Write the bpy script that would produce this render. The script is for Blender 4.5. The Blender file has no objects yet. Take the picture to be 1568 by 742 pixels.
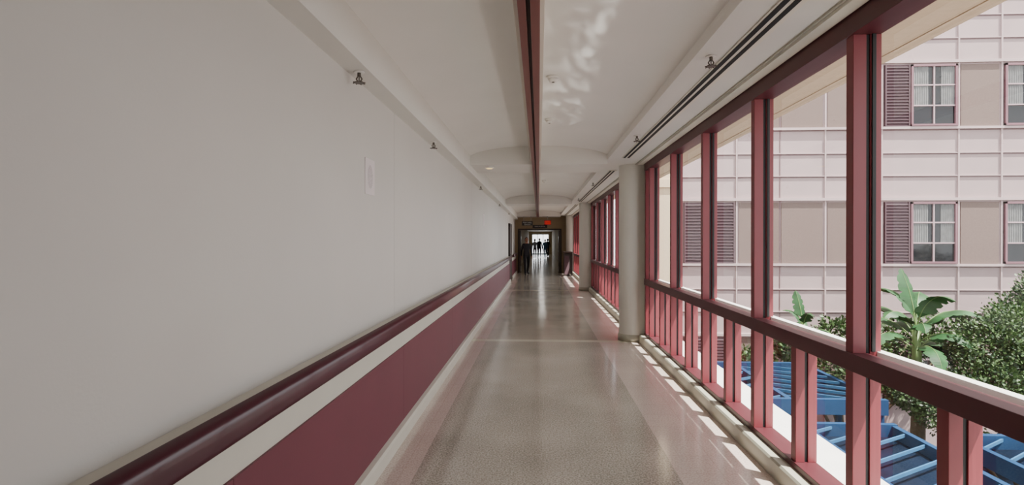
import bpy, bmesh, math, random
from mathutils import Vector, Matrix
random.seed(7)
S = bpy.context.scene

# ------------------------------------------------------------ materials
def lin(c):
    r = []
    for v in c:
        v = v/255.0
        r.append(v/12.92 if v <= 0.04045 else ((v+0.055)/1.055)**2.4)
    return (r[0], r[1], r[2], 1.0)

def mat(name, col, rough=0.6, var=0.06, scale=6.0, bump=0.0, bscale=60.0, metal=0.0, spec=0.5, coat=0.0, emit=None, es=0.0):
    m = bpy.data.materials.new(name); m.use_nodes = True
    nt = m.node_tree; b = nt.nodes['Principled BSDF']
    b.inputs['Roughness'].default_value = rough
    b.inputs['Metallic'].default_value = metal
    b.inputs['Specular IOR Level'].default_value = spec
    b.inputs['Coat Weight'].default_value = coat
    tc = nt.nodes.new('ShaderNodeTexCoord')
    n = nt.nodes.new('ShaderNodeTexNoise'); n.inputs['Scale'].default_value = scale; n.inputs['Detail'].default_value = 4
    nt.links.new(tc.outputs['Object'], n.inputs['Vector'])
    r = nt.nodes.new('ShaderNodeValToRGB')
    c = lin(col)
    r.color_ramp.elements[0].position = 0.3; r.color_ramp.elements[1].position = 0.7
    r.color_ramp.elements[0].color = tuple(v*(1-var) for v in c[:3])+(1,)
    r.color_ramp.elements[1].color = tuple(min(1, v*(1+var)) for v in c[:3])+(1,)
    nt.links.new(n.outputs['Fac'], r.inputs['Fac'])
    nt.links.new(r.outputs['Color'], b.inputs['Base Color'])
    if bump > 0:
        n2 = nt.nodes.new('ShaderNodeTexNoise'); n2.inputs['Scale'].default_value = bscale
        nt.links.new(tc.outputs['Object'], n2.inputs['Vector'])
        bp = nt.nodes.new('ShaderNodeBump'); bp.inputs['Strength'].default_value = bump; bp.inputs['Distance'].default_value = 0.01
        nt.links.new(n2.outputs['Fac'], bp.inputs['Height'])
        nt.links.new(bp.outputs['Normal'], b.inputs['Normal'])
    if emit:
        b.inputs['Emission Color'].default_value = lin(emit)
        b.inputs['Emission Strength'].default_value = es
    return m

def terrazzo(name, c1, c2, rough, tile=None, line=None):
    m = bpy.data.materials.new(name); m.use_nodes = True
    nt = m.node_tree; b = nt.nodes['Principled BSDF']
    tc = nt.nodes.new('ShaderNodeTexCoord')
    n = nt.nodes.new('ShaderNodeTexNoise'); n.inputs['Scale'].default_value = 80; n.inputs['Detail'].default_value = 4
    nb = nt.nodes.new('ShaderNodeTexNoise'); nb.inputs['Scale'].default_value = 1.1; nb.inputs['Detail'].default_value = 3
    nt.links.new(tc.outputs['Object'], n.inputs['Vector']); nt.links.new(tc.outputs['Object'], nb.inputs['Vector'])
    ad = nt.nodes.new('ShaderNodeMath'); ad.operation = 'ADD'
    mu = nt.nodes.new('ShaderNodeMath'); mu.operation = 'MULTIPLY'; mu.inputs[1].default_value = 0.3
    nt.links.new(nb.outputs['Fac'], mu.inputs[0]); nt.links.new(n.outputs['Fac'], ad.inputs[0]); nt.links.new(mu.outputs[0], ad.inputs[1])
    r = nt.nodes.new('ShaderNodeValToRGB')
    r.color_ramp.elements[0].position = 0.54; r.color_ramp.elements[1].position = 0.76
    r.color_ramp.elements[0].color = lin(c1); r.color_ramp.elements[1].color = lin(c2)
    nt.links.new(ad.outputs[0], r.inputs['Fac'])
    out = r.outputs['Color']
    if tile:
        br = nt.nodes.new('ShaderNodeTexBrick'); br.offset = 0.0
        br.inputs['Scale'].default_value = 1.0
        br.inputs['Brick Width'].default_value = tile; br.inputs['Row Height'].default_value = tile
        br.inputs['Mortar Size'].default_value = 0.003; br.inputs['Mortar Smooth'].default_value = 0.3
        br.inputs['Color1'].default_value = (1, 1, 1, 1); br.inputs['Color2'].default_value = (0.95, 0.95, 0.95, 1)
        br.inputs['Mortar'].default_value = line
        nt.links.new(tc.outputs['Object'], br.inputs['Vector'])
        mx = nt.nodes.new('ShaderNodeMix'); mx.data_type = 'RGBA'; mx.blend_type = 'MULTIPLY'; mx.inputs[0].default_value = 1
        nt.links.new(out, mx.inputs[6]); nt.links.new(br.outputs['Color'], mx.inputs[7])
        out = mx.outputs[2]
    nt.links.new(out, b.inputs['Base Color'])
    rr = nt.nodes.new('ShaderNodeMapRange')
    rr.inputs['To Min'].default_value = rough*0.8; rr.inputs['To Max'].default_value = rough*1.2
    nt.links.new(nb.outputs['Fac'], rr.inputs['Value']); nt.links.new(rr.outputs[0], b.inputs['Roughness'])
    n3 = nt.nodes.new('ShaderNodeTexNoise'); n3.inputs['Scale'].default_value = 5
    nt.links.new(tc.outputs['Object'], n3.inputs['Vector'])
    bp = nt.nodes.new('ShaderNodeBump'); bp.inputs['Strength'].default_value = 0.08; bp.inputs['Distance'].default_value = 0.02
    nt.links.new(n3.outputs['Fac'], bp.inputs['Height']); nt.links.new(bp.outputs['Normal'], b.inputs['Normal'])
    b.inputs['Specular IOR Level'].default_value = 0.9
    return m

def glass_mat(name, tint=(0.94, 0.96, 0.95), refl=0.08):
    m = bpy.data.materials.new(name); m.use_nodes = True
    nt = m.node_tree; nt.nodes.remove(nt.nodes['Principled BSDF'])
    o = nt.nodes['Material Output']
    t = nt.nodes.new('ShaderNodeBsdfTransparent'); t.inputs['Color'].default_value = (*tint, 1)
    g = nt.nodes.new('ShaderNodeBsdfGlossy'); g.inputs['Roughness'].default_value = 0.01
    lw = nt.nodes.new('ShaderNodeLayerWeight'); lw.inputs['Blend'].default_value = 0.25
    mr = nt.nodes.new('ShaderNodeMapRange'); mr.inputs['To Min'].default_value = refl*0.5; mr.inputs['To Max'].default_value = refl*3.5
    nt.links.new(lw.outputs['Facing'], mr.inputs['Value'])
    mx = nt.nodes.new('ShaderNodeMixShader')
    nt.links.new(mr.outputs[0], mx.inputs[0]); nt.links.new(t.outputs[0], mx.inputs[1]); nt.links.new(g.outputs[0], mx.inputs[2])
    nt.links.new(mx.outputs[0], o.inputs['Surface'])
    return m

M = dict(
 wall=mat('plaster_wall', (210,206,200), 0.5, 0.025, 1.2, 0.05, 90),
 seam=mat('wall_seam', (196,192,186), 0.6, 0.02),
 ceil=mat('ceiling_paint', (233,231,226), 0.6, 0.02, 2, 0.03, 60),
 soff=mat('soffit_paint', (222,220,214), 0.6, 0.02, 2),
 cream=mat('cream_trim', (204,199,186), 0.5, 0.03, 3),
 maroonband=mat('maroon_wainscot', (110,54,66), 0.5, 0.04, 2, 0.03, 120),
 rail=mat('maroon_handrail', (74,24,38), 0.3, 0.05, 3, coat=0.2),
 frame=mat('red_window_frame', (124,50,57), 0.45, 0.04, 3),
 framed=mat('dark_red_transom', (80,33,40), 0.45, 0.04, 3),
 gasket=mat('black_gasket', (18,16,18), 0.6, 0.02),
 strip=mat('maroon_ceiling_strip', (118,66,64), 0.35, 0.05, 2),
 stripd=mat('dark_strip_groove', (50,26,28), 0.5, 0.05),
 curb=mat('grey_curb', (172,170,154), 0.5, 0.05, 4),
 column=mat('column_paint', (214,213,204), 0.45, 0.03, 2),
 black=mat('black_slot', (14,14,14), 0.7, 0.0),
 bronze=mat('sprinkler_bronze', (96,88,80), 0.4, 0.05, metal=0.6),
 white=mat('white_plastic', (235,233,228), 0.4, 0.01),
 plaque=mat('plaque_plate', (230,220,221), 0.4, 0.02),
 plaqueo=mat('plaque_oval', (206,196,198), 0.45, 0.2, 90),
 terr=terrazzo('terrazzo_center', (140,133,122), (196,187,174), 0.14),
 border=terrazzo('pink_border_tile', (194,177,166), (218,203,193), 0.15, 0.305, (0.86,0.82,0.79,1)),
 band=terrazzo('cream_floor_band', (204,198,178), (220,214,194), 0.17),
 pink=mat('pink_precast_panel', (168,147,147), 0.85, 0.05, 1.5, 0.2, 70),
 pinkl=mat('pink_ledge', (180,159,159), 0.85, 0.04, 2),
 pinkd=mat('joint_and_ledge_shade', (112,92,94), 0.9, 0.04),
 taupe=mat('taupe_panel', (114,96,90), 0.9, 0.09, 25, 0.3, 90),
 louv=mat('mauve_brown_louver', (80,57,64), 0.6, 0.04),
 wfr=mat('mauve_window_frame', (124,86,95), 0.5, 0.03),
 sash=mat('pale_window_muntin', (176,150,155), 0.5, 0.03),
 dark=mat('dark_window_pane', (24,26,30), 0.08, 0.1, 1.0),
 curtain=mat('grey_curtain', (112,112,112), 0.9, 0.15, 8),
 beige=mat('beige_stucco', (206,184,156), 0.9, 0.05, 20, 0.3, 80),
 concrete=mat('white_concrete', (232,230,226), 0.8, 0.04, 5),
 ground=mat('courtyard_paving', (110,102,95), 0.9, 0.12, 2),
 blue=mat('blue_steel', (22,56,90), 0.9, 0.12, 3, spec=0.15),
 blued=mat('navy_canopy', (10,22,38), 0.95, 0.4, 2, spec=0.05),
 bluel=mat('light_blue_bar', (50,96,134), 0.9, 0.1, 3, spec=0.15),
 red=mat('red_awning', (120,30,38), 0.6, 0.05),
 leaf=mat('shrub_leaf', (68,94,48), 0.55, 0.35, 5),
 leafd=mat('shrub_leaf_dark', (36,60,32), 0.55, 0.3, 5),
 ban=mat('banana_leaf', (38,76,40), 0.5, 0.4, 5, spec=0.3),
 banr=mat('banana_midrib', (100,126,70), 0.5, 0.1),
 bark=mat('bark', (80,70,52), 0.9, 0.2, 12, 0.4, 30),
 darkwall=mat('far_wall_paint', (150,132,102), 0.6, 0.04),
 door=mat('dark_wood_door', (66,50,44), 0.45, 0.15, 3),
 doorfr=mat('bronze_door_frame', (48,40,38), 0.5, 0.05),
 cover=mat('strip_housing', (226,221,208), 0.5, 0.02),
 exitred=mat('exit_red', (150,28,28), 0.5, 0.0, emit=(220,30,24), es=0.25),
 exitdark=mat('exit_letters', (60,8,8), 0.5, 0.0),
 signd=mat('dark_sign', (24,26,26), 0.5, 0.05),
 signt=mat('sign_lettering', (210,210,205), 0.5, 0.0),
 yellow=mat('lamp_lens', (230,205,140), 0.4, 0.02, emit=(255,220,150), es=0.6),
 metal=mat('brushed_metal', (170,168,162), 0.3, 0.03, metal=0.9),
 skin=mat('skin', (150,104,82), 0.55, 0.05),
 hair=mat('hair', (26,20,18), 0.7, 0.1),
 cl1=mat('dark_shirt', (34,34,40), 0.85, 0.1), cl2=mat('dark_trousers', (24,24,30), 0.85, 0.1),
 cl3=mat('grey_shirt', (96,98,106), 0.85, 0.1), cl4=mat('blue_scrubs', (52,78,104), 0.85, 0.1),
 shoe=mat('shoe', (18,16,16), 0.5, 0.05),
)
GL = glass_mat('window_glass')

# ------------------------------------------------------------ mesh builder
class B:
    def __init__(s): s.v=[]; s.f=[]; s.m=[]; s.ml=[]; s.sm=[]
    def mi(s, k):
        m = M[k] if isinstance(k, str) else k
        if m not in s.ml: s.ml.append(m)
        return s.ml.index(m)
    def face(s, pts, k, smooth=False):
        i=len(s.v); s.v += [tuple(p) for p in pts]; s.f.append(tuple(range(i,i+len(pts)))); s.m.append(s.mi(k)); s.sm.append(smooth)
    def box(s, x0,x1,y0,y1,z0,z1,k, R=None):
        p=[Vector(q) for q in ((x0,y0,z0),(x1,y0,z0),(x1,y1,z0),(x0,y1,z0),(x0,y0,z1),(x1,y0,z1),(x1,y1,z1),(x0,y1,z1))]
        if R is not None: p=[R@q for q in p]
        i=len(s.v); s.v += [tuple(q) for q in p]
        for f in ((0,3,2,1),(4,5,6,7),(0,1,5,4),(1,2,6,5),(2,3,7,6),(3,0,4,7)):
            s.f.append(tuple(i+j for j in f)); s.m.append(s.mi(k)); s.sm.append(False)
    def bar(s, a, b_, w, h, k):
        a=Vector(a); b_=Vector(b_); d=(b_-a); sd=Vector((-d.y,d.x,0)).normalized()*w/2; up=Vector((0,0,h))
        q=[a-sd,a+sd,b_+sd,b_-sd]; q=[Vector(p) for p in q]; q+= [p+up for p in q]
        i=len(s.v); s.v += [tuple(p) for p in q]
        for f in ((0,3,2,1),(4,5,6,7),(0,1,5,4),(1,2,6,5),(2,3,7,6),(3,0,4,7)):
            s.f.append(tuple(i+j for j in f)); s.m.append(s.mi(k)); s.sm.append(False)
    def tube(s, a, b, r0, r1, k, n=12, caps=True):
        a=Vector(a); b=Vector(b); d=(b-a).normalized()
        u=d.orthogonal().normalized(); w=d.cross(u)
        i=len(s.v)
        for (c,r) in ((a,r0),(b,r1)):
            for j in range(n):
                t=2*math.pi*j/n; s.v.append(tuple(c+u*(r*math.cos(t))+w*(r*math.sin(t))))
        for j in range(n):
            s.f.append((i+j,i+(j+1)%n,i+n+(j+1)%n,i+n+j)); s.m.append(s.mi(k)); s.sm.append(True)
        if caps:
            s.f.append(tuple(i+n-1-j for j in range(n))); s.m.append(s.mi(k)); s.sm.append(False)
            s.f.append(tuple(i+n+j for j in range(n))); s.m.append(s.mi(k)); s.sm.append(False)
    def prof(s, pts, y0, y1, k, closed=False, smooth=False):
        n=len(pts); i=len(s.v)
        for y in (y0,y1):
            for p in pts: s.v.append((p[0],y,p[1]))
        for j in range(n if closed else n-1):
            a=j; b=(j+1)%n
            s.f.append((i+a,i+b,i+n+b,i+n+a)); s.m.append(s.mi(k)); s.sm.append(smooth)
        if closed:
            s.f.append(tuple(i+j for j in range(n))); s.m.append(s.mi(k)); s.sm.append(False)
            s.f.append(tuple(i+n+n-1-j for j in range(n))); s.m.append(s.mi(k)); s.sm.append(False)
    def ell(s, c, rx, ry, rz, k, nu=16, nv=10, lo=0.0, hi=1.0):
        i=len(s.v)
        for a in range(nv+1):
            t=math.pi*(lo+(hi-lo)*a/nv)
            for b in range(nu):
                p=2*math.pi*b/nu
                s.v.append((c[0]+rx*math.sin(t)*math.cos(p), c[1]+ry*math.sin(t)*math.sin(p), c[2]+rz*math.cos(t)))
        for a in range(nv):
            for b in range(nu):
                s.f.append((i+a*nu+b,i+(a+1)*nu+b,i+(a+1)*nu+(b+1)%nu,i+a*nu+(b+1)%nu)); s.m.append(s.mi(k)); s.sm.append(True)
    def build(s, name, bevel=0.0, parent=None, recalc=True):
        me=bpy.data.meshes.new(name); me.from_pydata(s.v,[],s.f)
        for m in s.ml: me.materials.append(m)
        for i,p in enumerate(me.polygons):
            p.material_index=s.m[i]; p.use_smooth=s.sm[i]
        me.validate()
        if recalc:
            bm=bmesh.new(); bm.from_mesh(me); bmesh.ops.recalc_face_normals(bm, faces=bm.faces); bm.to_mesh(me); bm.free()
        o=bpy.data.objects.new(name, me); S.collection.objects.link(o)
        if bevel>0:
            md=o.modifiers.new('bevel','BEVEL'); md.width=bevel; md.segments=2; md.limit_method='ANGLE'
        if parent: o.parent=parent
        return o

EYE=1.55
Y0=-3.0; YE=26.0
# ------------------------------------------------------------ floor
b=B()
for (x0,x1,k) in ((-1.16,-0.82,'border'),(-0.82,0.92,'terr'),(0.92,1.62,'border')):
    ys=[Y0,8.33,8.50,16.83,17.0,YE]
    for i in range(len(ys)-1):
        kk = k if i%2==0 else 'band'
        b.face([(x0,ys[i],0),(x1,ys[i],0),(x1,ys[i+1],0),(x0,ys[i+1],0)],kk)
b.face([(-1.2,YE,0),(1.7,YE,0),(1.7,62.4,0),(-1.2,62.4,0)],'terr')
b.box(-1.3,1.68,Y0,62.4,-0.25,-0.01,'cream')
b.build('floor')

# ------------------------------------------------------------ left wall
SZ=2.56
b=B()
WX=-1.147
b.box(-1.35,WX,Y0,YE,-0.25,3.1,'wall')
for y in (4.25,9.15,14.05,18.95):
    b.box(WX,WX+0.001,y,y+0.004,0.97,SZ,'seam')
b.build('wall_left')
b=B(); b.box(-1.35,1.70,Y0-0.2,Y0,-0.25,3.2,'wall'); b.build('wall_back')
b=B()
for (a,c) in ((Y0,20.28),(21.82,YE)):
    b.box(WX,-1.10,a,c,0.0,0.935,'cream')
    b.box(WX,-1.085,a,c,0.935,0.957,'cream')
b.build('trim_1',0.003)
b=B()
for (a,c) in ((Y0,20.28),(21.82,YE)):
    yy=a
    while yy<c-0.01:
        b.box(-1.10,-1.088,yy+0.001,min(yy+2.44,c)-0.001,0.11,0.70,'maroonband'); yy+=2.44
b.build('wainscot_panel',0.001)
b=B()
for (a,c) in ((Y0,20.28),(21.82,YE)):
    b.prof([(-1.10,0.0),(-1.045,0.0),(-1.045,0.085),(-1.055,0.105),(-1.10,0.112)],a,c,'cream',closed=True)
b.build('baseboard_left')
b=B()
cx,cz=-1.035,0.925; pts=[]
hw,hh,r=0.038,0.055,0.03
for (sx,sz,a0) in ((1,1,0),(-1,1,90),(-1,-1,180),(1,-1,270)):
    for j in range(6):
        a=math.radians(a0+18*j); pts.append((cx+sx*(hw-r)+r*math.cos(a), cz+sz*(hh-r)+r*math.sin(a)))
for a,c in [(Y0,20.1),(22.0,25.6)]: b.prof(pts,a,c,'rail',closed=True,smooth=True)
y=0.5
while y<25.5:
    if not(20<y<22.1): b.box(-1.10,-1.06,y,y+0.05,0.89,0.95,'rail')
    y+=1.5
b.build('handrail')

# ------------------------------------------------------------ ceiling
b=B()
XL,XR=-1.01,0.99
def arc(n=24):
    out=[]
    for i in range(n+1):
        t=i/n; x=XL+(XR-XL)*t; u=2*t-1
        out.append((x,2.80+0.185*math.sqrt(max(0,1-u*u*0.93))-0.185*math.sqrt(0.07)))
    return out
beams=[(-0.6,0.3),(7.95,8.95),(16.45,17.45),(25.0,26.0)]
bays=[(Y0,-0.6),(0.3,7.95),(8.95,16.45),(17.45,25.0)]
b.prof([(WX,SZ),(XL,SZ),(XL,2.80)],Y0,YE,'soff')
b.prof([(XR,2.80),(XR,2.72),(1.66,2.72)],Y0,YE,'soff')
for a,c in bays: b.prof(arc(),a,c,'ceil',smooth=True)
for a,c in beams: b.box(XL-0.01,XR+0.01,a,c,2.665,3.04,'soff')
b.box(-1.35,1.72,Y0,YE,3.05,3.2,'soff')
b.build('ceiling',recalc=False)
b=B()
for a,c in bays:
    b.box(-0.13,0.03,a,c,2.72,2.99,'cover')
b.box(-0.10,-0.06,Y0,25.0,2.625,2.72,'strip')
b.box(-0.06,-0.04,Y0,25.0,2.65,2.72,'stripd')
b.box(-0.04,0.005,Y0,25.0,2.61,2.72,'strip')
b.build('trim_2',0.002)
for (a,c) in ((0.5,7.7),(9.1,16.3),(17.6,24.8)):
    b=B()
    b.box(1.17,1.30,a,c,2.710,2.718,'cover')
    b.box(1.18,1.21,a+0.02,c-0.02,2.706,2.711,'black')
    b.box(1.235,1.265,a+0.02,c-0.02,2.706,2.711,'black')
    b.build('linear_air_diffuser')
b=B()
b.box(1.47,1.48,Y0,25.0,2.706,2.719,'curb'); b.box(1.50,1.58,Y0,25.0,2.70,2.719,'cover')
b.build('trim_3')

# ------------------------------------------------------------ right side
b=B()
b.box(1.66,1.748,Y0,YE,2.72,3.2,'beige')
for (a,c) in ((8.30,8.88),(16.75,17.35),(25.1,26.0)):
    b.box(1.62,1.748,a,c,0.0,2.72,'column')
b.box(1.62,1.748,Y0,0.28,0.0,2.72,'column')
b.build('wall_right')
b=B(); b.box(1.70,1.95,Y0,YE,-3.7,-0.21,'beige'); b.build('wall_exterior_base')
b=B()
b.box(1.749,2.15,Y0,YE,2.72,3.2,'beige')
b.box(2.151,2.24,Y0,14.0,2.70,2.90,'beige'); b.box(2.151,2.44,Y0,14.0,2.90,3.3,'beige'); b.box(1.749,2.15,Y0,14.0,2.705,2.719,'beige')  # wider upper box is added out of view to block sun through the upper panes
b.build('roof_eave')
b=B()
b.box(1.81,2.17,Y0,14.2,-0.12,0.045,'concrete'); b.box(1.75,1.81,Y0,14.2,-0.12,0.10,'concrete'); b.build('exterior_ledge',0.01)
b=B()
b.prof([(1.53,0.0),(1.53,0.105),(1.54,0.12),(1.745,0.12),(1.745,-0.2),(1.685,-0.2),(1.685,0.0)],Y0,YE,'curb',closed=True)
b.build('baseboard_right')

def window(name, ys, y_end):
    b=B(); x0,x1=1.60,1.74; yst=ys[0]
    w=0.0325
    allp=ys+[y_end]
    b.box(x0-0.01,x1,yst-w,y_end+w,2.60,2.72,'framed')
    b.box(x0,x1,yst-w,y_end+w,0.12,0.16,'framed')
    b.box(x0-0.012,1.68,yst-w,y_end+w,0.885,0.975,'framed')
    b.box(1.72,x1+0.03,yst-w,y_end+w,0.90,0.985,'concrete')  # outer sill coloured white to stand in for the sunlit rail top
    for y in allp:
        b.box(x0,1.665,y-w,y+w,0.16,0.885,'frame'); b.box(x0,1.665,y-w,y+w,0.975,2.60,'frame')
        b.box(1.665,1.685,y-w+0.008,y+w-0.008,0.16,2.60,'gasket')
        b.box(1.685,x1,y-w,y+w,0.16,2.60,'frame')
    for i in range(len(allp)-1):
        a,c=allp[i],allp[i+1]
        if c-a>0.9:
            y=(a+c)/2
            b.box(x0+0.01,1.665,y-w,y+w,0.16,0.885,'frame'); b.box(1.665,1.685,y-w+0.008,y+w-0.008,0.16,0.89,'gasket'); b.box(1.685,x1,y-w,y+w,0.16,0.89,'frame')
        for yy in (a+w,c-w-0.008):
            b.box(1.69,1.71,yy,yy+0.008,0.985,2.60,'gasket')
    o=b.build(name,0.002)
    g=B(); g.face([(1.70,yst,0.14),(1.70,y_end,0.14),(1.70,y_end,2.66),(1.70,yst,2.66)],GL)
    g.build('glass_pane',parent=o)
    return o
st=1.27
window('window_1',[2.88+st*k for k in range(-2,5)], 8.25)
window('window_2',[8.93+st*k for k in range(0,6)], 16.7)
window('window_3',[17.4+st*k for k in range(0,6)], 25.05)

def pillar(y):
    b=B(); n=48; r=0.222; c=(1.48,y)
    b.tube((c[0],y,0.0),(c[0],y,0.09),r+0.018,r+0.018,'curb',n)
    b.tube((c[0],y,0.09),(c[0],y,0.105),r+0.018,r+0.002,'curb',n,caps=False)
    b.tube((c[0],y,0.10),(c[0],y,2.72),r,r,'column',n,caps=False)
    b.build('round_column')
for y in (8.58,17.05,25.3): pillar(y)

# ------------------------------------------------------------ small fixtures
def sprinkler(x,y,z):
    b=B()
    b.tube((x,y,z-0.001),(x,y,z-0.008),0.032,0.03,'white',20)
    b.tube((x,y,z-0.008),(x,y,z-0.03),0.011,0.011,'bronze',12)
    for s_ in (-1,1):
        b.tube((x+s_*0.009,y,z-0.03),(x+s_*0.018,y,z-0.045),0.004,0.004,'bronze',8)
        b.tube((x+s_*0.018,y,z-0.045),(x,y,z-0.066),0.004,0.004,'bronze',8)
    b.tube((x,y,z-0.03),(x,y,z-0.06),0.004,0.003,'bronze',8)
    b.tube((x,y,z-0.064),(x,y,z-0.068),0.03,0.03,'bronze',16)
    for j in range(8):
        t=j*math.pi/4; b.tube((x+0.026*math.cos(t),y+0.026*math.sin(t),z-0.066),(x+0.038*math.cos(t),y+0.038*math.sin(t),z-0.068),0.004,0.003,'bronze',6)
    b.build('fire_sprinkler')
for y in (3.2,5.5,10.0,14.8,19.5): sprinkler(-1.075,y,SZ)
for y in (3.5,6.1,11,15): sprinkler(1.09,y,2.72)
def smoke(x,y,z):
    b=B()
    b.tube((x,y,z),(x,y,z-0.018),0.055,0.055,'white',28); b.tube((x,y,z-0.018),(x,y,z-0.045),0.045,0.03,'white',28)
    b.tube((x,y,z-0.045),(x,y,z-0.05),0.012,0.01,'bronze',12)
    b.build('smoke_detector')
for y in (4.6,6.2,12.5): smoke(0.12,y,2.934)
b=B(); b.tube((-0.75,8.2,2.664),(-0.75,8.2,2.645),0.07,0.065,'white',24); b.tube((-0.75,8.2,2.645),(-0.75,8.2,2.635),0.05,0.04,'yellow',24); b.build('recessed_downlight')
def plaque(y,name):
    b=B(); x=WX
    b.box(x,x+0.006,y-0.10,y+0.10,1.86,2.10,'plaque')
    n=24; pts=[(x+0.0075,y+0.055*math.cos(2*math.pi*j/n),1.98+0.08*math.sin(2*math.pi*j/n)) for j in range(n)]
    b.face(pts,'plaqueo'); b.build(name)
plaque(3.62,'wall_plaque'); plaque(11.2,'wall_plaque')

# ------------------------------------------------------------ far end
b=B()
b.box(-1.2,-1.0,26.0,26.2,0,3.1,'darkwall'); b.box(1.08,1.75,26.0,26.2,0,3.1,'darkwall'); b.box(-1.0,1.08,26.0,26.2,2.12,3.1,'darkwall')
b.build('wall_far')
b=B()
b.box(-1.0,-0.94,25.97,26.23,0,2.12,'doorfr'); b.box(1.02,1.08,25.97,26.23,0,2.12,'doorfr'); b.box(-0.94,1.02,25.97,26.23,2.06,2.12,'doorfr')
b.build('door_frame')
def leaf(name,x,hx):
    b=B()
    b.box(x-0.022,x+0.022,26.25,27.15,0.01,2.05,'door')
    b.box(x-0.03,x+0.03,26.7,27.1,1.0,1.05,'metal'); 
    b.box(x-0.024,x+0.024,26.88,27.02,1.15,1.75,'dark')
    b.box(x-0.025,x+0.025,26.3,27.1,0.04,0.3,'metal')
    b.build(name,0.003)
leaf('door_1',-0.91,0); leaf('door_2',0.99,0)
b=B()
b.box(-1.3,-1.15,26.2,62.4,0,2.6,'darkwall'); b.build('wall_passage_left')
b=B(); b.box(1.5,1.65,26.2,62.4,0,2.6,'darkwall'); b.build('wall_passage_right')
b=B(); b.box(-1.3,1.65,26.2,62.4,2.6,2.7,'soff'); b.build('ceiling_passage')
b=B()
b.box(-1.15,-0.8,62.2,62.4,0,2.6,'darkwall'); b.box(1.15,1.5,62.2,62.4,0,2.6,'darkwall'); b.box(-0.8,1.15,62.2,62.4,2.3,2.6,'darkwall'); b.build('wall_passage_end')
b=B()
for x in (-0.8,-0.17,0.45,1.09): b.box(x,x+0.06,62.22,62.3,0,2.3,'doorfr')
b.box(-0.8,1.15,62.22,62.3,2.24,2.3,'doorfr'); b.box(-0.8,1.15,62.22,62.3,1.0,1.06,'doorfr'); b.box(-0.8,1.15,62.22,62.3,0,0.1,'doorfr')
o=b.build('window_4'); g=B(); g.face([(-0.78,62.26,0.05),(1.13,62.26,0.05),(1.13,62.26,2.26),(-0.78,62.26,2.26)],GL); g.build('glass_pane',parent=o)
b=B()
b.box(WX,-1.08,20.3,20.4,0,2.15,'doorfr'); b.box(WX,-1.08,21.7,21.8,0,2.15,'doorfr'); b.box(WX,-1.08,20.3,21.8,2.1,2.2,'doorfr')
b.box(WX,-1.083,20.4,21.7,0.01,2.1,'door'); b.box(-1.083,-1.04,20.5,20.6,1.0,1.03,'metal')
b.build('door_3')
def text(txt,size,loc,k,parent):
    cu=bpy.data.curves.new('lettering','FONT'); cu.body=txt; cu.size=size; cu.extrude=0.002; cu.align_x='CENTER'; cu.align_y='CENTER'
    o=bpy.data.objects.new('lettering',cu); S.collection.objects.link(o); cu.materials.append(M[k]); o.location=loc; o.rotation_euler=(math.pi/2,0,0); o.parent=parent
b=B(); b.box(0.26,0.54,24.9,24.95,2.29,2.46,'exitred'); b.box(0.24,0.56,24.95,24.97,2.27,2.48,'signd'); b.tube((0.40,24.94,2.47),(0.40,24.94,2.67),0.012,0.012,'metal',10)
o=b.build('exit_sign'); text('EXIT',0.13,(0.40,24.895,2.375),'exitdark',o)
b=B(); b.box(-0.78,-0.28,24.92,24.96,2.24,2.44,'signd'); b.tube((-0.7,24.94,2.44),(-0.7,24.94,2.67),0.01,0.01,'metal',8); b.tube((-0.36,24.94,2.44),(-0.36,24.94,2.67),0.01,0.01,'metal',8)
o=b.build('directional_sign'); text('Main Lobby',0.085,(-0.53,24.915,2.375),'signt',o); text('Elevators',0.075,(-0.53,24.915,2.285),'signt',o)
b=B(); b.box(-0.3,0.4,25.96,26.0,2.15,2.30,'signd'); o=b.build('door_header_sign'); text('MAIN HOSPITAL',0.07,(0.05,25.955,2.225),'signt',o)
b=B()
b.box(1.10,1.48,23.9,24.9,1.0,1.06,'door'); b.box(1.13,1.48,23.95,24.85,0.12,1.0,'doorfr')
for x in (1.14,1.42):
    for y in (23.96,24.78): b.box(x,x+0.06,y,y+0.06,0,0.12,'doorfr')
b.box(1.12,1.13,24.0,24.38,0.2,0.95,'door'); b.box(1.12,1.13,24.42,24.8,0.2,0.95,'door')
b.build('reception_stand',0.004)
b=B(); R=Matrix.Translation((1.22,23.72,0))@Matrix.Rotation(math.radians(-9),4,'X')
b.box(-0.13,0.13,0,0.02,0,0.95,'doorfr',R); b.box(-0.10,0.10,-0.004,0,0.08,0.88,'louv',R); b.build('floor_sign')

# ------------------------------------------------------------ facade
FY=14.3
b=B()
b.box(2.2,26,FY,FY+0.4,-3.7,13.5,'pink')
b.build('wall_facade')
b=B()
F=FY
rows=[(-2.51,-0.95),(0.97,2.53),(4.45,6.01),(7.93,9.49)]
for (z0,z1) in rows:
    b.box(2.25,26,F-0.07,F,z0-0.07,z0-0.01,'pinkl'); b.box(2.25,26,F-0.07,F,z1+0.04,z1+0.11,'pinkl')
    b.box(2.25,26,F-0.012,F,z0-0.10,z0-0.07,'pinkd')  # dark strip paints the shadow under the ledge
    for dz in (0.66,1.24):
        zz=z1+dz
        b.box(2.25,26,F-0.03,F,zz,zz+0.02,'pinkl'); b.box(2.25,26,F-0.01,F,zz-0.03,zz,'pinkd')  # darker strip below is painted shadow of the thin ledge
for x in (3.70,5.10,7.33,8.73,10.615,11.66,13.0,15.0,17.0,18.9,20.8,22.7,24.6):
    b.box(x-0.018,x+0.018,F-0.035,F,-3.7,13.5,'pinkl')
    b.box(x+0.018,x+0.032,F-0.012,F,-3.7,13.5,'pinkd')
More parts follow.
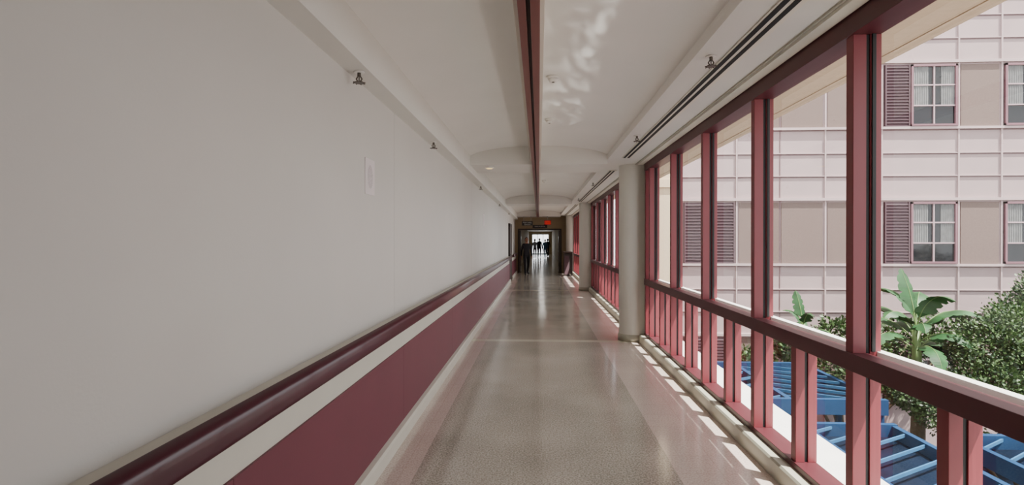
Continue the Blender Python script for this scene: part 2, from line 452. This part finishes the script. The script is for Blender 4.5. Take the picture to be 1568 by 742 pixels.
for x in (6.2,8.03):
    b.box(x-0.008,x+0.008,F-0.012,F,-3.7,13.5,'pinkd')
def fwin(b,x0,x1,z0,z1):
    b.box(x0,x1,F-0.02,F-0.005,z0,z1,'dark')
    t=0.05
    b.box(x0,x0+t,F-0.07,F,z0,z1,'wfr'); b.box(x1-t,x1,F-0.07,F,z0,z1,'wfr'); b.box(x0,x1,F-0.07,F,z1-t,z1,'wfr'); b.box(x0,x1,F-0.09,F,z0,z0+t,'wfr')
    xm=(x0+x1)/2; b.box(xm-0.016,xm+0.016,F-0.055,F,z0+t,z1-t,'sash')
    for q in (1/3,2/3):
        z=z0+(z1-z0)*q; b.box(x0+t,x1-t,F-0.05,F,z-0.016,z+0.016,'sash')
    for (xa,xb) in ((x0+t,x0+t+(x1-x0)*0.34),(x1-t-(x1-x0)*0.30,x1-t)):
        n=14
        zt=z1-t; zb=z0+(z1-z0)*0.34
        for j in range(n):
            xa_=xa+(xb-xa)*j/n; xb_=xa+(xb-xa)*(j+1)/n
            ya=F-0.026-0.012*(j%2); yb=F-0.026-0.012*((j+1)%2)
            b.face([(xa_,ya,zb),(xb_,yb,zb),(xb_,yb,zt),(xa_,ya,zt)],'curtain')
def louver(b,x0,x1,z0,z1):
    b.box(x0,x1,F-0.02,F,z0,z1,'louv')
    for (a,c) in ((x0,x0+0.03),(x1-0.03,x1)): b.box(a,c,F-0.07,F,z0,z1,'louv')
    n=20
    for j in range(n):
        z=z0+(z1-z0)*j/n; h=(z1-z0)/n
        b.face([(x0+0.03,F-0.06,z),(x1-0.03,F-0.06,z),(x1-0.03,F-0.022,z+h*0.95),(x0+0.03,F-0.022,z+h*0.95)],'louv')
        b.box(x0+0.03,x1-0.03,F-0.064,F-0.056,z-0.006,z+0.018,'louv')
def taupe(b,x0,x1,z0,z1): b.box(x0,x1,F-0.02,F,z0,z1,'taupe')
fa=b
for (z0,z1) in rows:
    louver(fa,3.76,4.42,z0,z1); louver(fa,4.44,5.04,z0,z1)
    taupe(fa,5.16,6.17,z0,z1); taupe(fa,6.23,7.27,z0,z1); taupe(fa,7.39,8.0,z0,z1); taupe(fa,8.06,8.68,z0,z1)
    louver(fa,8.79,9.40,z0,z1); fwin(fa,9.43,10.56,z0,z1)
    taupe(fa,10.67,11.60,z0,z1)
    fwin(fa,11.72,12.85,z0,z1); louver(fa,13.06,13.7,z0,z1); taupe(fa,13.8,14.9,z0,z1)
    taupe(fa,15.1,16.9,z0,z1); fwin(fa,17.1,18.2,z0,z1); taupe(fa,19.0,20.7,z0,z1); fwin(fa,21.0,22.1,z0,z1)
fa.build('trim_4',recalc=True)
b=B(); b.box(2.75,3.42,FY-0.35,FY,-3.7,13.5,'beige'); b.box(2.70,3.47,FY-0.40,FY,2.9,3.1,'beige'); b.build('stucco_pilaster')

b=B(); b.box(1.96,40,-20,40,-3.9,-3.7,'ground'); b.build('courtyard_ground')
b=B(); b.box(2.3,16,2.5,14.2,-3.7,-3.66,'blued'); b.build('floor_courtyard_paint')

# ------------------------------------------------------------ blue pergola
def pergola(X0,X1,ya,yb,zt=-1.45,W=1.5,sgn0=1):
    b=B()
    nx=max(1,round((X1-X0)/W)); W=(X1-X0)/nx
    for i in range(nx):
        xa=X0+i*W; xb=xa+W; sg=(0.9 if i%2==0 else -0.9)*sgn0
        y=ya-1.0
        while y<yb+1.0:
            p=[xa,y,zt]; q=[xb,y+sg,zt]
            if not (max(p[1],q[1])<=ya or min(p[1],q[1])>=yb):
                for lim,sgn in ((ya,-1),(yb,1)):
                    for (u,v) in ((p,q),(q,p)):
                        if (u[1]-lim)*sgn>0 and (v[1]-lim)*sgn<=0:
                            t=(lim-v[1])/(u[1]-v[1]); u[0]=v[0]+(u[0]-v[0])*t; u[1]=lim
                if abs(p[0]-q[0])>0.08: b.bar(p,q,0.022,0.05,'bluel')
            y+=0.46
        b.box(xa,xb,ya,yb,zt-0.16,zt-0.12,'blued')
    for i in range(nx+1):
        xx=X0+i*W
        b.box(xx-0.045,xx+0.045,ya,yb,zt-0.18,zt+0.07,'blue')
        for y in (ya+0.1,(ya+yb)/2,yb-0.1): b.box(xx-0.045,xx+0.045,y-0.045,y+0.045,-3.66,zt-0.18,'blue')
    for y in (ya,yb): b.box(X0-0.05,X1+0.05,y-0.05,y+0.05,zt-0.18,zt+0.09,'blue')
    b.build('blue_pergola')
pergola(2.9,6.1,9.9,12.8,-1.35)
pergola(3.0,6.0,6.5,9.5,-1.65,1.5,-1)
pergola(6.6,9.3,6.2,8.9,-1.6,1.35)
pergola(9.7,12.4,6.2,8.9,-1.8,1.35,-1)
b=B()
b.face([(3.3,3.6,-2.0),(5.8,3.6,-2.0),(5.8,6.1,-1.7),(3.3,6.1,-1.7)],'blue'); b.face([(6.0,3.2,-2.0),(10,3.2,-2.0),(10,5.6,-1.7),(6.0,5.6,-1.7)],'red')
for x in (3.4,5.7,6.1,9.9):
    for y in (3.7,5.5): b.tube((x,y,-3.66),(x,y,-2.0+0.11*(y-3.6)),0.04,0.04,'blue',8)
for x in (3.3,5.8): b.tube((x,3.6,-1.98),(x,6.1,-1.68),0.03,0.03,'bluel',8)
for x in (6.0,10): b.tube((x,3.2,-1.98),(x,5.6,-1.68),0.03,0.03,'bluel',8)
for y,z in ((3.6,-1.98),(6.1,-1.68)): b.tube((3.3,y,z),(5.8,y,z),0.03,0.03,'bluel',8)
b.build('fabric_awning',recalc=False)

# ------------------------------------------------------------ plants
def banana(loc,h,L,n,name,seed,wr=0.15):
    rnd=random.Random(seed); b=B(); x,y,z=loc
    b.tube((x,y,z),(x+0.05,y,z+h*0.5),0.15,0.12,'bark',14); b.tube((x+0.05,y,z+h*0.5),(x,y,z+h),0.12,0.06,'banr',14)
    for i in range(n):
        az=2.4*i+rnd.uniform(-.3,.3); el=1.45-0.95*(i/n)+rnd.uniform(-.12,.12); l=L*rnd.uniform(.85,1.15)
        wd=l*wr
        d=Vector((math.cos(az),math.sin(az),0)); side=Vector((-math.sin(az),math.cos(az),0))
        if i==0: side=Vector((0.95,0.3,0)); d=Vector((-0.3,0.95,0)); el=1.5
        tw=rnd.uniform(-.6,.6)
        p=Vector((x,y,z+h-0.05-0.5*(i/n))); m=26; prev=None; ang=el; pet=0.26
        for j in range(m+1):
            t=j/m
            if t<pet: w=0.012
            else:
                u=(t-pet)/(1-pet)
                w=wd*min(1.0,(u*7)**0.6)*(max(0,1-u**3.2))**0.6+0.003   # broad paddle blade, rounded base, blunt tip
                if j%4==0: w*=rnd.uniform(0.62,0.85)                    # torn edges
            nrm=(d*(-math.sin(ang))+Vector((0,0,1))*math.cos(ang))
            sd=(side*math.cos(tw*t)+nrm*math.sin(tw*t))
            cur=(p-sd*w-nrm*w*0.35, p.copy(), p+sd*w-nrm*w*0.35)
            if prev:
                b.face([prev[0],prev[1],cur[1],cur[0]],'ban',False); b.face([prev[1],prev[2],cur[2],cur[1]],'ban',False)
                b.tube(prev[1],cur[1],0.013*(1.2-t),0.013*(1.15-t),'banr',5,caps=False)
            prev=cur
            p=p+(d*math.cos(ang)+Vector((0,0,math.sin(ang))))*(l/m); ang-= ((2.3*(0.3+1.2*t)) if i>0 else 0.4)/m
    b.build(name,recalc=False)
banana((7.45,11.1,-3.66),3.50,1.30,17,'banana_plant',3,0.15)
banana((6.35,13.4,-3.66),3.2,0.8,9,'banana_plant',5,0.16)
def shrub(name,clusters,base,n,seed,ls=0.07):
    rnd=random.Random(seed); b=B()
    for (cx,cy,cz,r) in clusters:
        b.tube(base,(cx,cy,cz-r*0.2),0.05,0.02,'bark',7)
        for i in range(n):
            u=Vector((rnd.gauss(0,1),rnd.gauss(0,1),rnd.gauss(0,1))).normalized()
            rr=r*(0.40+0.65*rnd.random()**0.5)*(1+0.20*math.sin(u.x*7+u.z*5)+0.1*math.sin(u.y*13+u.z*9))
            p=Vector((cx,cy,cz))+Vector((u.x*rr,u.y*rr,u.z*rr*0.85))
            d=(u+Vector((rnd.uniform(-1,1),rnd.uniform(-1,1),rnd.uniform(-.6,.9)))).normalized(); s_=d.orthogonal().normalized()
            s_=(Matrix.Rotation(rnd.uniform(0,6.28),3,d)@s_); l=ls*rnd.uniform(.7,1.4); w=l*0.32
            b.face([p,p+d*l*0.5+s_*w,p+d*l,p+d*l*0.5-s_*w],'leaf' if rnd.random()<0.6 else 'leafd')
    b.build(name,recalc=False)
shrub('flowering_shrub',[(8.35,10.5,-0.42,0.6),(8.9,10.5,-0.12,0.6),(8.1,10.2,-1.1,0.65),(8.8,10.2,-1.0,0.75),(9.6,10.4,-0.5,0.85),(10.6,10.5,-0.4,0.9),(7.4,10.2,-1.4,0.65),(9.4,9.9,-1.5,0.6),(6.9,10.5,-1.2,0.45)],(9.0,10.4,-3.66),3200,11,0.062)
shrub('courtyard_tree',[(10.6,11.9,0.40,0.5),(11.3,11.7,0.8,0.6),(11.9,12.0,0.5,0.8),(10.3,12.0,-0.1,0.55),(11.0,11.9,-0.2,0.7)],(11.0,12.0,-3.66),2400,12)
shrub('hedge',[(5.3,13.6,-1.45,0.4),(7.2,13.5,-0.75,0.45),(7.9,13.5,-1.0,0.5),(8.8,13.4,-0.8,0.6),(9.8,13.4,-0.8,0.6),(6.9,13.5,-1.5,0.5),(6.2,13.6,-1.1,0.4)],(7.5,13.7,-3.66),1200,13,0.09)

# ------------------------------------------------------------ people
def person(name,loc,yaw,H,stride,top,bot,arm=0.12):
    k=H/1.75
    J=[(0,0,.95,.135),(0,0,1.12,.12),(0,0,1.33,.145),(0,0,1.46,.075),(0,.01,1.56,.052)]
    E=[(0,1),(1,2),(2,3),(3,4)]
    for s_ in (-1,1):
        st_=stride*s_; i=len(J)
        J += [(s_*.085,0,.90,.095),(s_*.095,st_*.45+.03,.50,.062),(s_*.10,st_*.95-(.06 if st_<0 else 0),.10+(.05 if st_<0 else 0),.042),(s_*.115,st_*.95+.13,.045,.036)]
        E += [(0,i),(i,i+1),(i+1,i+2),(i+2,i+3)]
        i=len(J); a=-arm*s_*(1 if stride>=0 else -1)
        J += [(s_*.165,0,1.41,.066),(s_*.215,a*.5-.02,1.13,.046),(s_*.22,a*1.2+.06,.89,.031),(s_*.215,a*1.4+.08,.83,.030)]
        E += [(2,i),(i,i+1),(i+1,i+2),(i+2,i+3)]
    me=bpy.data.meshes.new('tmp'); me.from_pydata([(j[0],j[1],j[2]) for j in J],E,[])
    o=bpy.data.objects.new('tmp',me); S.collection.objects.link(o)
    sk=o.modifiers.new('s','SKIN'); sk.use_smooth_shade=True
    for i,v in enumerate(me.skin_vertices[0].data): v.radius=(J[i][3]*(1.15 if i<3 else 1),J[i][3]*(0.8 if i<3 else 1)); v.use_root=(i==0)
    o.modifiers.new('d','SUBSURF').levels=2; o.modifiers['d'].render_levels=2
    dg=bpy.context.evaluated_depsgraph_get(); em=bpy.data.meshes.new_from_object(o.evaluated_get(dg))
    b=B()
    vs=[v.co.copy() for v in em.vertices]
    for p in em.polygons:
        c=p.center
        if c.z<0.10: kk='shoe'
        elif c.z<0.93 and abs(c.x)<0.19: kk=bot
        elif c.z<0.90: kk='skin'
        elif c.z>1.47 : kk='skin'
        else: kk=top
        b.face([vs[i] for i in p.vertices],kk,True)
    bpy.data.objects.remove(o)
    hc=(0,.02,1.64)
    b.ell(hc,.075,.095,.115,'skin',20,14)
    b.ell((0,.0,1.665),.083,.095,.105,'hair',20,10,0,0.52)
    b.ell((0,-.02,1.63),.080,.085,.10,'hair',20,10,0.1,0.75)
    b.tube((0,.108,1.645),(0,.128,1.618),.008,.014,'skin',8)
    for s_ in (-1,1):
        b.ell((s_*.028,.105,1.648),.011,.008,.007,'hair',8,6); b.ell((s_*.078,.015,1.635),.012,.02,.03,'skin',8,6)
    b.box(-.022,.022,.100,.108,1.585,1.592,'hair')
    for s_ in (-1,1):
        a=-arm*s_*(1 if stride>=0 else -1); px,py,pz=s_*.215,a*1.4+.08,.83
        b.ell((px,py,pz-.02),.018,.040,.05,'skin',10,8)
        for f,(off,L) in enumerate(((-.028,.06),(-.009,.075),(.010,.08),(.028,.07))):
            q=(px-s_*.004,py+off,pz-.06); r=(px-s_*.016,py+off+.006,pz-.06-L*.55); t=(px-s_*.034,py+off+.01,pz-.06-L*.9)
            b.tube(q,r,.009,.008,'skin',7); b.tube(r,t,.008,.006,'skin',7)
        b.tube((px,py+.03,pz-.005),(px-s_*.012,py+.055,pz-.045),.010,.008,'skin',7)
    ob=b.build(name,recalc=False)
    bm=bmesh.new(); bm.from_mesh(ob.data); bmesh.ops.remove_doubles(bm,verts=bm.verts,dist=0.00005); bm.to_mesh(ob.data); bm.free()
    zmin=min(v.co.z for v in ob.data.vertices)
    ob.scale=(k,k,k); ob.location=(loc[0],loc[1],-zmin*k); ob.rotation_euler=(0,0,yaw)
    return ob
person('walking_person',(-0.56,24.6,0),math.pi+0.2,1.72,0.28,'cl1','cl2')
person('walking_person',(-0.35,47,0),0.1,1.72,0.2,'cl3','cl2')
person('walking_person',(0.05,50,0),math.pi,1.78,0.25,'cl1','cl2')
person('walking_person',(0.55,48,0),math.pi-0.2,1.68,-0.2,'cl4','cl4')
person('walking_person',(0.85,53,0),0.3,1.75,0.22,'cl1','cl2')

# ------------------------------------------------------------ light
w=bpy.data.worlds.new('World'); S.world=w; w.use_nodes=True
nt=w.node_tree; bg=nt.nodes['Background']
bg.inputs['Color'].default_value=(0.96,0.97,1.0,1); bg.inputs['Strength'].default_value=2.15
sd=bpy.data.lights.new('sun','SUN'); sd.energy=13.0; sd.angle=0.012; sd.color=(1.0,0.95,0.88)
so=bpy.data.objects.new('sun',sd); S.collection.objects.link(so)
so.rotation_euler=(-Vector((0.40,-0.26,1.0))).to_track_quat('-Z','Y').to_euler()
def area(name,loc,sx,sy,e,col=(1,0.95,0.86),rot=(0,0,0)):
    l=bpy.data.lights.new(name,'AREA'); l.shape='RECTANGLE'; l.size=sx; l.size_y=sy; l.energy=e; l.color=col
    o=bpy.data.objects.new(name,l); S.collection.objects.link(o); o.location=loc; o.rotation_euler=rot
for y in (30,38,46,54): area('passage_fill',(0.2,y,2.58),0.3,1.2,7)  # added fill lights along the passage, no fixtures behind them
def glint_spot(y,e,dy):  # added spot standing in for sun bounced off the ledge; noise shapes the patches
    l=bpy.data.lights.new('added_glint_spot','SPOT'); l.energy=e; l.spot_size=math.radians(15); l.spot_blend=0.9; l.shadow_soft_size=0.02; l.color=(1,0.97,0.92)
    o=bpy.data.objects.new('added_glint_spot',l); S.collection.objects.link(o); p=Vector((2.0,y,0.15)); o.location=p
    o.rotation_euler=(Vector((0.47,y+dy,2.92))-p).to_track_quat('-Z','Y').to_euler()
    l.use_nodes=True; nt=l.node_tree; em=nt.nodes['Emission']
    tc=nt.nodes.new('ShaderNodeTexCoord'); mp=nt.nodes.new('ShaderNodeMapping'); mp.inputs['Scale'].default_value=(11,32,11); mp.inputs['Location'].default_value=(y,0,0)
    n=nt.nodes.new('ShaderNodeTexNoise'); n.inputs['Scale'].default_value=1.0; n.inputs['Detail'].default_value=1; n.inputs['Distortion'].default_value=0.4
    r=nt.nodes.new('ShaderNodeMapRange'); r.inputs['From Min'].default_value=0.46; r.inputs['From Max'].default_value=0.68; r.inputs['To Max'].default_value=3.0
    nt.links.new(tc.outputs['Normal'],mp.inputs['Vector']); nt.links.new(mp.outputs[0],n.inputs['Vector']); nt.links.new(n.outputs['Fac'],r.inputs['Value']); nt.links.new(r.outputs[0],em.inputs['Strength'])
for y in (2.5,3.15,3.8,4.5,5.2,5.9): glint_spot(y,75,0.35)

# ------------------------------------------------------------ camera
cd=bpy.data.cameras.new('camera'); cd.sensor_width=36; cd.lens=19.06; cd.clip_start=0.05; cd.clip_end=300
co=bpy.data.objects.new('camera',cd); S.collection.objects.link(co)
co.location=(0,0,EYE); co.rotation_euler=(math.radians(90-0.2),0,math.radians(2.84))
S.camera=co
S.view_settings.view_transform='AgX'; S.view_settings.exposure=0.75
try: S.view_settings.look='AgX - Base Contrast'
except Exception as e: print(e)
